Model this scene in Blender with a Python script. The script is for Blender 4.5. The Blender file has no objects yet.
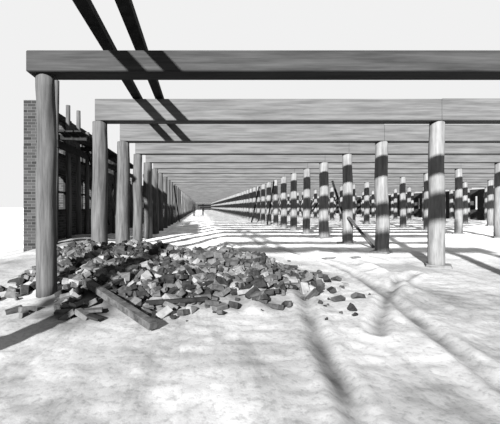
import bpy, bmesh, math, random
from mathutils import Vector, Matrix, noise
R = random.Random(7)
S = 2.44            # bay spacing
Y0 = 8.0
XL, XR = -2.267, 5.37
SPAN = XR - XL
TOP = 3.27          # underside of beams
BH, BT = 0.50, 0.36

sc = bpy.context.scene
sc.view_settings.view_transform = 'Standard'
sc.view_settings.look = 'None'

# ---------------------------------------------------------------- materials
def mat(name, dark, light, scale=(1,1,1), nscale=3.0, detail=8, rough=0.9, bump=0.3, lo=0.35, hi=0.65):
    m = bpy.data.materials.new(name); m.use_nodes = True
    nt = m.node_tree; n = nt.nodes; l = nt.links
    b = n['Principled BSDF']; b.inputs['Roughness'].default_value = rough
    b.inputs['Specular IOR Level'].default_value = 0.08
    tc = n.new('ShaderNodeTexCoord'); mp = n.new('ShaderNodeMapping')
    mp.inputs['Scale'].default_value = scale
    l.new(tc.outputs['Object'], mp.inputs['Vector'])
    oi = n.new('ShaderNodeObjectInfo')
    vm = n.new('ShaderNodeVectorMath'); vm.operation = 'SCALE'
    comb = n.new('ShaderNodeCombineXYZ')
    for k in range(3): l.new(oi.outputs['Random'], comb.inputs[k])
    l.new(comb.outputs[0], vm.inputs[0]); vm.inputs['Scale'].default_value = 37.0
    ad = n.new('ShaderNodeVectorMath'); ad.operation = 'ADD'
    l.new(mp.outputs[0], ad.inputs[0]); l.new(vm.outputs[0], ad.inputs[1])
    nz = n.new('ShaderNodeTexNoise'); nz.inputs['Scale'].default_value = nscale
    nz.inputs['Detail'].default_value = detail; nz.inputs['Roughness'].default_value = 0.65
    l.new(ad.outputs[0], nz.inputs['Vector'])
    cr = n.new('ShaderNodeValToRGB')
    cr.color_ramp.elements[0].position = lo; cr.color_ramp.elements[0].color = (dark,dark,dark,1)
    cr.color_ramp.elements[1].position = hi; cr.color_ramp.elements[1].color = (light,light,light,1)
    l.new(nz.outputs['Fac'], cr.inputs[0])
    l.new(cr.outputs[0], b.inputs['Base Color'])
    bp = n.new('ShaderNodeBump'); bp.inputs['Strength'].default_value = bump
    bp.inputs['Distance'].default_value = 0.02
    l.new(nz.outputs['Fac'], bp.inputs['Height']); l.new(bp.outputs[0], b.inputs['Normal'])
    return m

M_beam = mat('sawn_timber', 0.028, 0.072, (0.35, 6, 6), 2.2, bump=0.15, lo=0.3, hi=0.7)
M_beamD = mat('shaded_timber', 0.010, 0.030, (0.35, 6, 6), 2.2, bump=0.15, lo=0.3, hi=0.7)  # same sawn timber, deep shade put into its colour
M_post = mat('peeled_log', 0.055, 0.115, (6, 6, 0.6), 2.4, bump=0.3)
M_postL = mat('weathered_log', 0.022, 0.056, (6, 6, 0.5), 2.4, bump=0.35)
M_dark = mat('dark_timber', 0.004, 0.014, (3, 3, 3), 2.5)
M_plank = mat('plank_wood', 0.015, 0.05, (4, 4, 4), 2.5)
M_pale = mat('new_board', 0.04, 0.09, (4, 4, 4), 2.5, bump=0.1)
M_stone = [mat('stone_%d'%i, a, b, (1,1,1), 9, 6, bump=0.6) for i,(a,b) in
           enumerate([(0.005,0.018),(0.013,0.036),(0.03,0.065),(0.07,0.12)])]
M_foot = mat('footing_stone', 0.05, 0.10, (1,1,1), 6)
M_cloth = mat('dark_cloth', 0.006, 0.012)

def brick_wall_material():
    m = bpy.data.materials.new('brick_masonry'); m.use_nodes = True
    n = m.node_tree.nodes; l = m.node_tree.links
    b = n['Principled BSDF']; b.inputs['Roughness'].default_value = 0.95
    b.inputs['Specular IOR Level'].default_value = 0.05
    tc = n.new('ShaderNodeTexCoord'); sx = n.new('ShaderNodeSeparateXYZ'); l.new(tc.outputs['Object'], sx.inputs[0])
    ad = n.new('ShaderNodeMath'); l.new(sx.outputs[0], ad.inputs[0]); l.new(sx.outputs[1], ad.inputs[1])
    cx = n.new('ShaderNodeCombineXYZ'); l.new(ad.outputs[0], cx.inputs[0]); l.new(sx.outputs[2], cx.inputs[1])
    br = n.new('ShaderNodeTexBrick'); l.new(cx.outputs[0], br.inputs['Vector'])
    br.inputs['Scale'].default_value = 1.0; br.inputs['Brick Width'].default_value = 0.23
    br.inputs['Row Height'].default_value = 0.085; br.inputs['Mortar Size'].default_value = 0.006
    br.inputs['Color1'].default_value = (0.010,)*3+(1,); br.inputs['Color2'].default_value = (0.028,)*3+(1,)
    br.inputs['Mortar'].default_value = (0.045,)*3+(1,)
    l.new(br.outputs['Color'], b.inputs['Base Color'])
    return m
M_wall = brick_wall_material()

# ground
def ground_material():
    m = bpy.data.materials.new('sandy_ground'); m.use_nodes = True
    nt = m.node_tree; n = nt.nodes; l = nt.links
    b = n['Principled BSDF']; b.inputs['Roughness'].default_value = 1.0
    b.inputs['Specular IOR Level'].default_value = 0.0
    tc = n.new('ShaderNodeTexCoord')
    def noise_n(s, d, r=0.6, scale=None):
        z = n.new('ShaderNodeTexNoise'); z.inputs['Scale'].default_value = s
        z.inputs['Detail'].default_value = d; z.inputs['Roughness'].default_value = r
        if scale:
            mp = n.new('ShaderNodeMapping'); mp.inputs['Scale'].default_value = scale
            l.new(tc.outputs['Object'], mp.inputs['Vector']); l.new(mp.outputs[0], z.inputs['Vector'])
        else: l.new(tc.outputs['Object'], z.inputs['Vector'])
        return z
    n1 = noise_n(0.7, 10, 0.6); n2 = noise_n(18, 6, 0.7); n3 = noise_n(1.0, 8, 0.6, (2.6, 0.5, 1))
    def ramp(src, p0, c0, p1, c1):
        r = n.new('ShaderNodeValToRGB')
        r.color_ramp.elements[0].position = p0; r.color_ramp.elements[0].color = (c0,)*3+(1,)
        r.color_ramp.elements[1].position = p1; r.color_ramp.elements[1].color = (c1,)*3+(1,)
        l.new(src.outputs['Fac'], r.inputs[0]); return r
    r1 = ramp(n1, 0.38, 0.15, 0.56, 0.225)
    r2 = ramp(n2, 0.34, 0.7, 0.50, 1.0)
    r3 = ramp(n3, 0.34, 0.68, 0.48, 1.0)
    def mulc(a, b2):
        mx = n.new('ShaderNodeMixRGB'); mx.blend_type = 'MULTIPLY'; mx.inputs[0].default_value = 1
        l.new(a.outputs[0], mx.inputs[1]); l.new(b2.outputs[0], mx.inputs[2]); return mx
    mx = mulc(mulc(r1, r2), r3)
    at0 = n.new('ShaderNodeAttribute'); at0.attribute_name = 'interior_lift'
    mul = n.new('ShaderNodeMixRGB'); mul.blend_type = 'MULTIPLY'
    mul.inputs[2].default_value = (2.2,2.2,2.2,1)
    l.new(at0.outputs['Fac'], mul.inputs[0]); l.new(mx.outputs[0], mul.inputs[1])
    at = n.new('ShaderNodeAttribute'); at.attribute_name = 'soil_shade'
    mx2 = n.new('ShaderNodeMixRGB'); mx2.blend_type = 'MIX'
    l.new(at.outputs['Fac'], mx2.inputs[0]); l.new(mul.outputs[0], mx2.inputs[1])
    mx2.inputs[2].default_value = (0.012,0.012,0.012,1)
    l.new(mx2.outputs[0], b.inputs['Base Color'])
    bp = n.new('ShaderNodeBump'); bp.inputs['Strength'].default_value = 0.22; bp.inputs['Distance'].default_value = 0.03
    l.new(n2.outputs['Fac'], bp.inputs['Height']); l.new(bp.outputs[0], b.inputs['Normal'])
    return m
M_ground = ground_material()

def g(x, y, cx, cy, sx, sy):
    return math.exp(-((x-cx)/sx)**2 - ((y-cy)/sy)**2)
def seg_d(x, y, pts):
    best = 9
    for (ax,ay), (bx,by) in zip(pts[:-1], pts[1:]):
        dx, dy = bx-ax, by-ay
        t = max(0, min(1, ((x-ax)*dx+(y-ay)*dy)/(dx*dx+dy*dy)))
        best = min(best, math.hypot(x-ax-dx*t, y-ay-dy*t))
    return best
def smooth(pts, n=3):
    for _ in range(n):
        out = [pts[0]]
        for a, b in zip(pts[:-1], pts[1:]):
            out += [(a[0]*.75+b[0]*.25, a[1]*.75+b[1]*.25), (a[0]*.25+b[0]*.75, a[1]*.25+b[1]*.75)]
        pts = out+[pts[-1]]
    return pts
def track(pts, off):
    pts = smooth(pts, 1); out = []
    for i,(x,y) in enumerate(pts):
        a = pts[max(0,i-1)]; b = pts[min(len(pts)-1,i+1)]
        dx, dy = b[0]-a[0], b[1]-a[1]; L = math.hypot(dx,dy)
        out.append((x+off*dy/L, y-off*dx/L))
    return out
T1 = [(1.5,1.0),(1.7,2.8),(1.95,4.2),(2.3,5.8),(2.6,7.8),(2.2,10),(1.4,14)]
RUTS = [track(T1,.62), track(T1,-.62), smooth([(1.9,3.8),(2.6,5.0),(3.6,6.4),(4.4,7.2)],1)]
# ridges of loose earth thrown up beside the tracks
RIDGES = [(smooth([(0.75,4.6),(1.05,6.0),(1.5,7.6),(1.3,9.4)],1), 0.09, 0.16), (smooth([(3.2,5.4),(3.6,6.8),(3.9,8.6),(3.4,10.5)],1), 0.10, 0.2)]
def rutd(x, y):
    if y > 14 or y < 1 or x < -0.2 or x > 5: return 9
    return min(seg_d(x, y, r) for r in RUTS)
def pile(x, y):
    if y > 10.5 or y < 3 or x < -6 or x > 4.5: return 0.0
    h = 0.38*g(x,y,-1.45,6.8,1.1,0.8) + 0.24*g(x,y,-0.3,6.6,1.1,0.7) + 0.22*g(x,y,-2.3,6.5,0.7,0.9)
    h += 0.22*g(x,y,0.85,6.35,0.95,0.7) + 0.18*g(x,y,-0.3,5.4,1.2,0.55)+ 0.20*g(x,y,-1.4,5.3,0.65,0.65)
    h *= 1+0.45*noise.noise(Vector((x*1.6, y*1.6, 4)))
    return h
def gh(x, y, d=None):
    if y > 40 or y < -3 or abs(x) > 30: return 0.0
    h = 0.035*noise.noise(Vector((x*0.7, y*0.5, 0))) + 0.016*noise.noise(Vector((x*2.3, y*1.6, 3)))+0.012*noise.noise(Vector((x*6, y*6, 5)))+0.008*noise.noise(Vector((x*13, y*13, 5)))
    h *= max(0, min(1, (40-y)/10, (y+3)/2))
    h += pile(x, y)
    h += 0.4*g(x,y,-4.1,12,0.9,3)
    if 3.5 < y < 12 and 0 < x < 5:
        for pts, hh, w in RIDGES:
            q = seg_d(x, y, pts)
            if q < 0.7: h += hh*(0.8+0.8*noise.noise(Vector((x*3,y*3,1))))*math.exp(-(q/w)**2)
    if d is None: d = rutd(x, y)
    if d < 0.4: h += -0.05*math.exp(-(d/0.08)**2) + 0.02*math.exp(-((d-0.16)/0.06)**2)
    return h
def soil_shade(x, y, d):
    if y > 30: return 0
    s = 0.97*min(1, 2.0*g(x,y,-1.6,4.75,0.55,0.7))  # dark soil patch with the foreground shadow painted in
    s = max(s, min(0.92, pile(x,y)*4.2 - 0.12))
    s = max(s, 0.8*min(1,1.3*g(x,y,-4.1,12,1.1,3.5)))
    s = max(s, 0.75*min(1,1.8*g(x,y,-0.3,4.9,1.3,0.28)))  # painted shade strip along the heap's front edge
    s *= 0.8 + 0.6*noise.noise(Vector((x*3, y*3, 8)))
    if d < 0.4:
        s = max(s, (0.5+0.5*noise.noise(Vector((x*2,y*2,2))))*math.exp(-(d/0.075)**2))
    return max(0, min(1, s))
def interior_lift(x, y):
    return max(0, min(1, (y-8.0)/3.5))  # floor colour brightened under the beams to offset their shade

def make_ground():
    def axis(vals):
        out = []
        for (a, b, st) in vals:
            k = int(round((b-a)/st)); out += [a+(b-a)*i/k for i in range(k)]
        return out + [vals[-1][1]]
    xs = axis([(-400,-30,37),(-30,-6,1.0),(-6,-3.5,0.12),(-3.5,4.5,0.045),(4.5,9,0.12),(9,30,0.6),(30,400,37)])
    ys = axis([(-60,-3,9.5),(-3,1.5,0.5),(1.5,7.5,0.045),(7.5,10,0.07),(10,16,0.14),(16,40,0.6),(40,180,4),(180,600,40)])
    me = bpy.data.meshes.new('ground')
    P = [(x, y) for y in ys for x in xs]
    D = [rutd(x, y) for x, y in P]
    v = [(p[0], p[1], gh(p[0],p[1],d)) for p,d in zip(P,D)]
    nx = len(xs)
    f = [(j*nx+i, j*nx+i+1, (j+1)*nx+i+1, (j+1)*nx+i) for j in range(len(ys)-1) for i in range(nx-1)]
    me.from_pydata(v, [], f)
    a = me.attributes.new('soil_shade', 'FLOAT', 'POINT'); a.data.foreach_set('value', [soil_shade(p[0],p[1],d) for p,d in zip(P,D)])
    a = me.attributes.new('interior_lift', 'FLOAT', 'POINT'); a.data.foreach_set('value', [interior_lift(p[0],p[1]) for p in P])
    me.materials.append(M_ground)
    me.polygons.foreach_set('use_smooth', [True]*len(me.polygons))
    o = bpy.data.objects.new('ground', me); sc.collection.objects.link(o)
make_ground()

# ---------------------------------------------------------------- mesh helpers
CORN = [(i,j,k) for i in (-1,1) for j in (-1,1) for k in (-1,1)]
CI = {c:n for n,c in enumerate(CORN)}
def add_box(bm, size, mtx, mi=0, jitter=0.0, bevel=0.0, rnd=R):
    """box written directly (optionally with chamfered edges)"""
    hs = [s/2 for s in size]
    cs = []
    for c in CORN:
        p = [c[a]*hs[a] for a in range(3)]
        if jitter: p = [p[a]+rnd.uniform(-1,1)*jitter*size[a] for a in range(3)]
        cs.append(p)
    F = []
    def ring(a, s):
        b, c = [q for q in range(3) if q != a]
        out = []
        for (u, w) in ((-1,-1),(1,-1),(1,1),(-1,1)):
            t = [0,0,0]; t[a] = s; t[b] = u; t[c] = w
            out.append(CI[tuple(t)])
        return out
    if not bevel:
        V = [bm.verts.new(mtx @ Vector(p)) for p in cs]
        for a in range(3):
            for s in (-1,1): F.append([V[q] for q in ring(a,s)])
    else:
        V = {}
        for n, c in enumerate(CORN):
            for a in range(3):
                p = list(cs[n])
                for q in range(3):
                    if q != a: p[q] -= c[q]*bevel
                V[(n,a)] = bm.verts.new(mtx @ Vector(p))
        for a in range(3):
            for s in (-1,1): F.append([V[(q,a)] for q in ring(a,s)])
        for e in range(3):
            a, b = [q for q in range(3) if q != e]
            for u in (-1,1):
                for w in (-1,1):
                    t0 = [0,0,0]; t0[e] = -1; t0[a] = u; t0[b] = w
                    t1 = list(t0); t1[e] = 1
                    c0 = CI[tuple(t0)]; c1 = CI[tuple(t1)]
                    F.append([V[(c0,a)],V[(c1,a)],V[(c1,b)],V[(c0,b)]])
        for n in range(8): F.append([V[(n,0)],V[(n,1)],V[(n,2)]])
    ctr = mtx.translation
    for f in F:
        p0, p1, p2 = f[0].co, f[1].co, f[2].co
        nn = (p1-p0).cross(p2-p0)
        mid = sum((q.co for q in f), Vector())/len(f)
        if nn.dot(mid-ctr) < 0: f = f[::-1]
        bf = bm.faces.new(f); bf.material_index = mi
def box_between(bm, lo, hi, mi=0, bevel=0.0):
    lo = Vector(lo); hi = Vector(hi)
    add_box(bm, hi-lo, Matrix.Translation((lo+hi)/2), mi, 0, bevel)
def add_stick(bm, a, b, w, t, mi=0, bevel=0.0, roll=0.0):
    a = Vector(a); b = Vector(b); d = b-a
    q = d.to_track_quat('X', 'Z').to_matrix().to_4x4()
    add_box(bm, (d.length, w, t), Matrix.Translation((a+b)/2) @ q @ Matrix.Rotation(roll,4,'X'), mi, 0, bevel)
def add_log(bm, a, b, r0, r1, seed=0, mi=0, seg=20, rings=14, wob=0.012):
    a = Vector(a); b = Vector(b); d = b-a
    q = d.to_track_quat('Z', 'X').to_matrix()
    rows = []
    for j in range(rings+1):
        t = j/rings; c = a + d*t; rr = r0+(r1-r0)*t
        off = Vector((noise.noise(Vector((t*2, seed, 0))), noise.noise(Vector((t*2, seed, 9))), 0))*0.05*min(1,4*t*(1-t))
        row = []
        for i in range(seg):
            an = 2*math.pi*i/seg
            k = rr + wob*noise.noise(Vector((math.cos(an)*1.5, math.sin(an)*1.5+seed*3.1, t*5))) + 0.006*noise.noise(Vector((math.cos(an)*4, math.sin(an)*4+seed*3.1, t*9)))
            row.append(bm.verts.new(c + q @ (Vector((math.cos(an)*k, math.sin(an)*k, 0))+off)))
        rows.append(row)
    for j in range(rings):
        for i in range(seg):
            f = bm.faces.new((rows[j][i], rows[j][(i+1)%seg], rows[j+1][(i+1)%seg], rows[j+1][i]))
            f.smooth = True; f.material_index = mi
    f = bm.faces.new(rows[0][::-1]); f.material_index = mi
    f = bm.faces.new(rows[-1]); f.material_index = mi
def finish(bm, name, mats, origin=None):
    me = bpy.data.meshes.new(name)
    if origin is not None:
        bmesh.ops.translate(bm, verts=bm.verts, vec=-Vector(origin))
    bm.normal_update(); bm.to_mesh(me); bm.free()
    for m in mats: me.materials.append(m)
    o = bpy.data.objects.new(name, me); sc.collection.objects.link(o)
    if origin is not None: o.location = origin
    return o

# ---------------------------------------------------------------- posts and beams
N = 66; NEAR = 14
YB = [5.17, 2.73]     # bays standing over the foreground and the viewpoint
def post_into(bm, x, y, seed, seg=22, rings=18, r=0.19):
    z0 = gh(x,y)-0.02
    add_log(bm, (x+0.02*math.sin(seed*5), y, z0-0.02), (x, y, TOP), r*1.05, r*0.92, seed, 0, seg, rings)
    if x > 0:
        add_box(bm, (0.50, 0.48, 0.10), Matrix.Translation((x,y,z0+0.03)) @ Matrix.Rotation(seed*1.3,4,'Z'), 1, 0.08, 0.015)
rows = [XL] + [XR + SPAN*k for k in range(4)]
far = bmesh.new()
for k, X in enumerate(rows):
    for i in range(N):
        y = Y0 + i*S
        if X > 0 and X/y > 0.95: continue
        r = 0.185 + 0.015*math.sin(i*2.3+k)
        if k == 0 and i == 0: r = 0.178
        if k == 1 and i == 0: r = 0.165
        if (k < 2 and i < NEAR):
            bm = bmesh.new(); post_into(bm, X, y, i+k*31, r=r)
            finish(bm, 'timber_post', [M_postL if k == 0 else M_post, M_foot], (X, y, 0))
        else:
            post_into(far, X, y, i+k*31, 8 if i > 24 else 12, 4, r)
finish(far, 'distant_post_colonnade', [M_post, M_foot])
for y in YB:
    for X in (XL, XR):
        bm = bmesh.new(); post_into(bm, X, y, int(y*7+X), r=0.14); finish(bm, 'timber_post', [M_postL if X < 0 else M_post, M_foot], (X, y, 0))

def beam_into(bm, y, xr, xl=XL-0.07, seed=0, bh=BH):
    cuts = [xl]
    x = XR + 0.0
    while x < xr-0.8:
        cuts.append(x); x += SPAN
    cuts.append(xr)
    for a, b in zip(cuts[:-1], cuts[1:]):
        h = bh - 0.02*((seed*7+int(a*3)) % 3)/2
        add_box(bm, (b-a-0.006, BT, h), Matrix.Translation(((a+b)/2, y, TOP+h/2)), 0, 0, 0.012)
farb = bmesh.new()
for i in range(N):
    y = Y0+i*S
    xr = min(0.95*y, XR+SPAN*3+0.3)
    if i < NEAR:
        bm = bmesh.new(); beam_into(bm, y, xr, seed=i)
        finish(bm, 'floor_beam', [M_beam, M_dark], (0, y, 0))
    else:
        beam_into(farb, y, xr, seed=i)
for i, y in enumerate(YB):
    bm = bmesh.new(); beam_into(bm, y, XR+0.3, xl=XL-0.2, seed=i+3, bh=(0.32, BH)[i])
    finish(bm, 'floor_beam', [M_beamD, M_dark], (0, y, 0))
finish(farb, 'distant_floor_beams', [M_beam, M_dark])

Zt = TOP+BH
for X in (-1.42, -0.92):
    bm = bmesh.new()
    add_box(bm, (0.17, 8.9, 0.12), Matrix.Translation((X, 6.75, Zt+0.065)) , 0, 0, 0.008)
    finish(bm, 'loose_joist', [M_dark], (X, 6.75, Zt))

# ---------------------------------------------------------------- left: two-storey brick wall with window openings, pole scaffold
X = -4.55
bm = bmesh.new()
ys = 9.9; ye = 166; yh = 15.9          # tall part ys..yh
box_between(bm, (X-0.4, ys, -0.1), (X, ye, 1.25), 0)
box_between(bm, (X-0.4, ys, 2.45), (X, ye, 3.05), 0)
y = ys
while y < ye:
    y2 = min(y+1.1, ye)
    box_between(bm, (X-0.398, y, 1.2), (X-0.002, y2, 2.5), 0)
    if y < yh: box_between(bm, (X-0.396, y, 3.0), (X-0.004, y2, 4.35 if y < 13 else 3.9), 0)
    if y2+1.34 < ye and y < 60:
        a, b = y2, y+S
        lev = [1.25] + ([3.05] if y < yh-2 else [])
        for z in lev:
            t = z+1.2
            for (p, q) in (((X-0.2, a, z),(X-0.13, a+0.08, t)), ((X-0.2, b-0.08, z),(X-0.13, b, t)),
                       ((X-0.2, (a+b)/2-0.03, z),(X-0.13, (a+b)/2+0.03, t)),
                       ((X-0.2, a, z+.57),(X-0.13, b, z+.63)), ((X-0.05, a-0.05, z-.05),(X+0.06, b+0.05, z+.03)),
                       ((X-0.05, a-0.05, t-.02),(X+0.05, b+0.05, t+.1)), ((X-0.3, a, t-.06),(X-0.12, b, t+.06))):
                box_between(bm, p, q, 1)
    y += S
y = yh+0.2; i = 0
while y < 24:
    box_between(bm, (X-0.28, y, 3.0), (X-0.14, y+0.1, 4.0), 1); y += 0.61; i += 1
box_between(bm, (X-0.3, yh-1, 3.95), (X-0.12, 24, 4.07), 1)
finish(bm, 'wall_left', [M_wall, M_dark])

bm = bmesh.new()
X = -4.2
for i, y in enumerate([10.2, 11.3, 12.3, 13.0, 14.0, 15.4, 17.4, 19.6, 22]):
    h = [5.0,4.6,4.7,4.1,4.3,3.9,3.7,3.4,3.4][i]
    add_log(bm, (X+0.05*math.sin(i*3), y, 0.05), (X+0.06*math.cos(i*2), y, h), 0.09, 0.07, i+50, 0, 12, 8)
for z in (3.15,):
    add_stick(bm, (X+0.15, 10.0, z), (X+0.15, 24, z+0.05), 0.06, 0.22, 1)
add_stick(bm, (X+0.2, 12.3, 3.6), (X+0.2, 15.6, 0.6), 0.06, 0.12, 1)
add_stick(bm, (X+0.9, 14.8, 0.3), (X+0.1, 14.8, 3.0), 0.06, 0.12, 0)
for y in (10.2, 12.3, 14.0, 17.4):
    add_stick(bm, (X-0.2, y+0.13, 3.4), (X+0.9, y+0.13, 3.35), 0.12, 0.14, 1)
for k in range(3):
    add_stick(bm, (X+0.25+0.24*k, 10.0, 3.50), (X+0.25+0.24*k, 19+0.4*k, 3.46), 0.2, 0.04, 1)
finish(bm, 'pole_scaffold', [M_postL, M_dark])

X = -4.55
bm = bmesh.new()
box_between(bm, (X-0.4, 170, -0.1), (29, 170.6, 3.2), 0)
finish(bm, 'wall_far', [M_wall])
bm = bmesh.new()
box_between(bm, (28.9, 28, -0.1), (29.5, 169.9, 1.1), 0)
box_between(bm, (28.9, 28, 2.5), (29.5, 169.9, 3.2), 0)
y = 28
while y < 169:
    box_between(bm, (28.92, y, 1.0), (29.48, min(y+1.5,169.8), 2.6), 0); y += S
finish(bm, 'wall_right', [M_wall])

for (a, b) in [((XL-0.45, 17.0, 2.9),(XL-0.5, 21.0, 0.0)), ((XL+0.35, 26.0, 2.9),(XL+0.35, 33, 0.0)),
               ((XR-0.3, 24.2, 3.1),(XR-0.3, 26.6, 0.0)),
               ((XR-0.3, 30.2, 3.1),(XR-0.9, 30.6, 0.0)), ((XR+2.5, 21, 2.9),(XR+3.6, 21.4, 0)), ((XR+5.5, 30, 2.9),(XR+3.6, 30.4, 0))]:
    bm = bmesh.new(); add_stick(bm, a, b, 0.08, 0.11, 0, 0.006)
    finish(bm, 'raking_shore', [M_dark])
bm = bmesh.new(); add_stick(bm, (5.30, 12.62, 1.0), (5.66, 11.5, 0.03), 0.12, 0.04, 0, 0.005)
finish(bm, 'leaning_board', [M_plank])

# ---------------------------------------------------------------- rubble
bm = bmesh.new()
def rock(x, y, z, s, mi, brick):
    rot = Matrix.Rotation(R.uniform(0,6.3),4,'Z') @ Matrix.Rotation(R.gauss(0,0.4),4,'X') @ Matrix.Rotation(R.gauss(0,0.4),4,'Y')
    if brick: sz = (0.20, 0.10, 0.065); j = 0.03
    else: sz = (s*R.uniform(.8,1.5), s*R.uniform(.6,1.0), s*R.uniform(.4,.8)); j = 0.15
    add_box(bm, sz, Matrix.Translation((x,y,z)) @ rot, mi, j, min(sz)*0.1)
def clear(x, y):
    return not (abs(x-XL) < 0.3 and (abs(y-8) < 0.35 or abs(y-5.17) < 0.33))
PL = [(-1.62,5.0),(-0.50,3.8)]
cnt = 0
while cnt < 2700:
    x = R.uniform(-3.2, 2.5); y = R.uniform(4.2, 8.2)
    p = pile(x, y)
    if R.random() > (p*4.4)**1.2 + 0.015: continue
    if not clear(x, y): continue
    if seg_d(x, y, PL) < 0.14: continue
    s = R.choice([0.05,0.07,0.09,0.11,0.13,0.17]) 
    lift = R.uniform(0.0, 0.12)*min(1, p*4)
    rock(x, y, gh(x,y)+s*0.22+lift, s, R.choices([0,1,2,3],[4,5,5,2])[0], R.random() < 0.6)
    cnt += 1
for _ in range(110):
    x = R.uniform(-2.0, 2.6); y = R.uniform(4.0, 9.0)
    if not clear(x, y): continue
    rock(x, y, gh(x,y)+0.01, R.choice([0.03,0.03,0.04,0.06]), R.choice([0,1,2]), False)
def board(a, b, w, t, mi=4, into=None):
    za = gh(a[0],a[1])+t/2+a[2]; zb = gh(b[0],b[1])+t/2+b[2]
    bb = into if into is not None else bmesh.new()
    add_stick(bb, (a[0],a[1],za), (b[0],b[1],zb), w, t, mi if into is not None else 0, 0.004)
    if into is None: finish(bb, 'scrap_board', [M_pale])
# broken timber lying in the heap belongs to the heap
board((-1.62,5.0,0.02), (-0.50,3.8,0.02), 0.11, 0.08, 4, bm)
board((-1.75,4.5,0.02), (-1.15,4.10,0.02), 0.10, 0.03, 5, bm)
board((-1.75,4.25,0.05), (-1.2,4.35,0.03), 0.12, 0.03, 4, bm)
board((-1.0,5.1,0.10), (-1.5,5.5,0.12), 0.10, 0.03, 4, bm)
board((-0.7,4.55,0.05), (0.1,4.75,0.04), 0.07, 0.05, 5, bm)
board((-0.2,4.95,0.10), (0.5,5.35,0.08), 0.08, 0.04, 5, bm)
board((-1.9,5.9,0.14), (-1.2,6.1,0.12), 0.11, 0.04, 5, bm)
board((0.6,5.5,0.06), (1.3,5.35,0.02), 0.06, 0.04, 5, bm)
board((-1.3,4.7,0.12), (-0.9,5.3,0.13), 0.08, 0.05, 5, bm)
finish(bm, 'rubble_heap', M_stone + [M_plank, M_dark])
bm = bmesh.new()
n = 0
while n < 200:
    x = -3.2+R.gauss(0,0.22); y = R.uniform(8.8, 11.2)
    if x > -2.7 or x < -3.9: continue
    rock(x, y, gh(x,y)+0.03, R.choice([0.1,0.15,0.2]), R.choice([0,0,1,2]), False); n += 1
finish(bm, 'rubble_bank', M_stone)
board((3.2,9.2,0.0), (4.3,9.5,0.0), 0.12, 0.03)
board((0.6,12.2,0.0), (2.2,12.6,0.0), 0.14, 0.04)

# ---------------------------------------------------------------- workers
def worker(loc, face, phase):
    pts = [('pelvis',(0,0,.92),.14),('belly',(0,0,1.08),.135),('chest',(0,0.0,1.3),.165),('neck',(0,0,1.47),.055),('head0',(0,-.01,1.56),.085),('head1',(0,-.01,1.68),.09),
      ('shL',(.18,0,1.40),.07),('elL',(.25,.03,1.12),.05),('wrL',(.22,-.12,.92),.035),('haL',(.21,-.18,.85),.035),
      ('shR',(-.18,0,1.40),.07),('elR',(-.26,.0,1.12),.05),('wrR',(-.25,-.05,.87),.035),('haR',(-.25,-.07,.79),.035),
      ('hiL',(.09,0,.86),.095),('knL',(.11,-.06*phase,.48),.065),('anL',(.12,.08*phase,.09),.045),('toL',(.13,.08*phase-.16,.04),.04),
      ('hiR',(-.09,0,.86),.095),('knR',(-.11,-.02,.48),.065),('anR',(-.12,-.10*phase,.09),.045),('toR',(-.13,-.10*phase-.16,.04),.04)]
    idx = {p[0]:i for i,p in enumerate(pts)}
    ed = [('pelvis','belly'),('belly','chest'),('chest','neck'),('neck','head0'),('head0','head1'),
          ('chest','shL'),('shL','elL'),('elL','wrL'),('wrL','haL'),('chest','shR'),('shR','elR'),('elR','wrR'),('wrR','haR'),
          ('pelvis','hiL'),('hiL','knL'),('knL','anL'),('anL','toL'),('pelvis','hiR'),('hiR','knR'),('knR','anR'),('anR','toR')]
    me = bpy.data.meshes.new('body'); me.from_pydata([p[1] for p in pts], [(idx[a],idx[b]) for a,b in ed], [])
    me.materials.append(M_cloth)
    o = bpy.data.objects.new('body', me); sc.collection.objects.link(o)
    o.modifiers.new('Skin','SKIN')
    for i,p in enumerate(pts):
        me.skin_vertices[0].data[i].radius = (p[2],p[2]); me.skin_vertices[0].data[i].use_root = (i == 0)
    o.modifiers.new('Sub','SUBSURF').levels = 2
    o.modifiers['Sub'].render_levels = 2
    e = bpy.data.objects.new('worker', None); sc.collection.objects.link(e); o.parent = e
    bm = bmesh.new()
    bmesh.ops.create_cone(bm, cap_ends=True, segments=20, radius1=.17, radius2=.165, depth=.015, matrix=Matrix.Translation((0,-.01,1.71)))
    bmesh.ops.create_cone(bm, cap_ends=True, segments=20, radius1=.10, radius2=.085, depth=.11, matrix=Matrix.Translation((0,-.01,1.765)))
    h = finish(bm, 'hat', [M_cloth]); h.parent = e
    e.location = loc; e.rotation_euler = (0,0,face)
worker((-0.9, 52, 0), 0.6, 1); worker((0.5, 56, 0), -1.2, 0.6)

# ---------------------------------------------------------------- light, sky, camera
w = bpy.data.worlds.new('white_sky'); sc.world = w; w.use_nodes = True
bg = w.node_tree.nodes['Background']; bg.inputs[0].default_value = (0.88,0.88,0.88,1); bg.inputs[1].default_value = 1.0
sun = bpy.data.lights.new('sun','SUN'); sun.energy = 28.0; sun.angle = math.radians(1.6)
so = bpy.data.objects.new('sun', sun); sc.collection.objects.link(so)
so.rotation_euler = Vector((0.4, 1.0, -0.42)).to_track_quat('-Z','Y').to_euler()
so.location = (-6,-10,12)
cam = bpy.data.cameras.new('camera'); co = bpy.data.objects.new('camera', cam); sc.collection.objects.link(co)
co.location = (0,0,1.35); co.rotation_euler = (math.pi/2,0,0)
cam.sensor_width = 36; cam.lens = 353/500*36
cam.shift_x = 0.1; cam.shift_y = -5/500
cam.clip_end = 2000
sc.camera = co
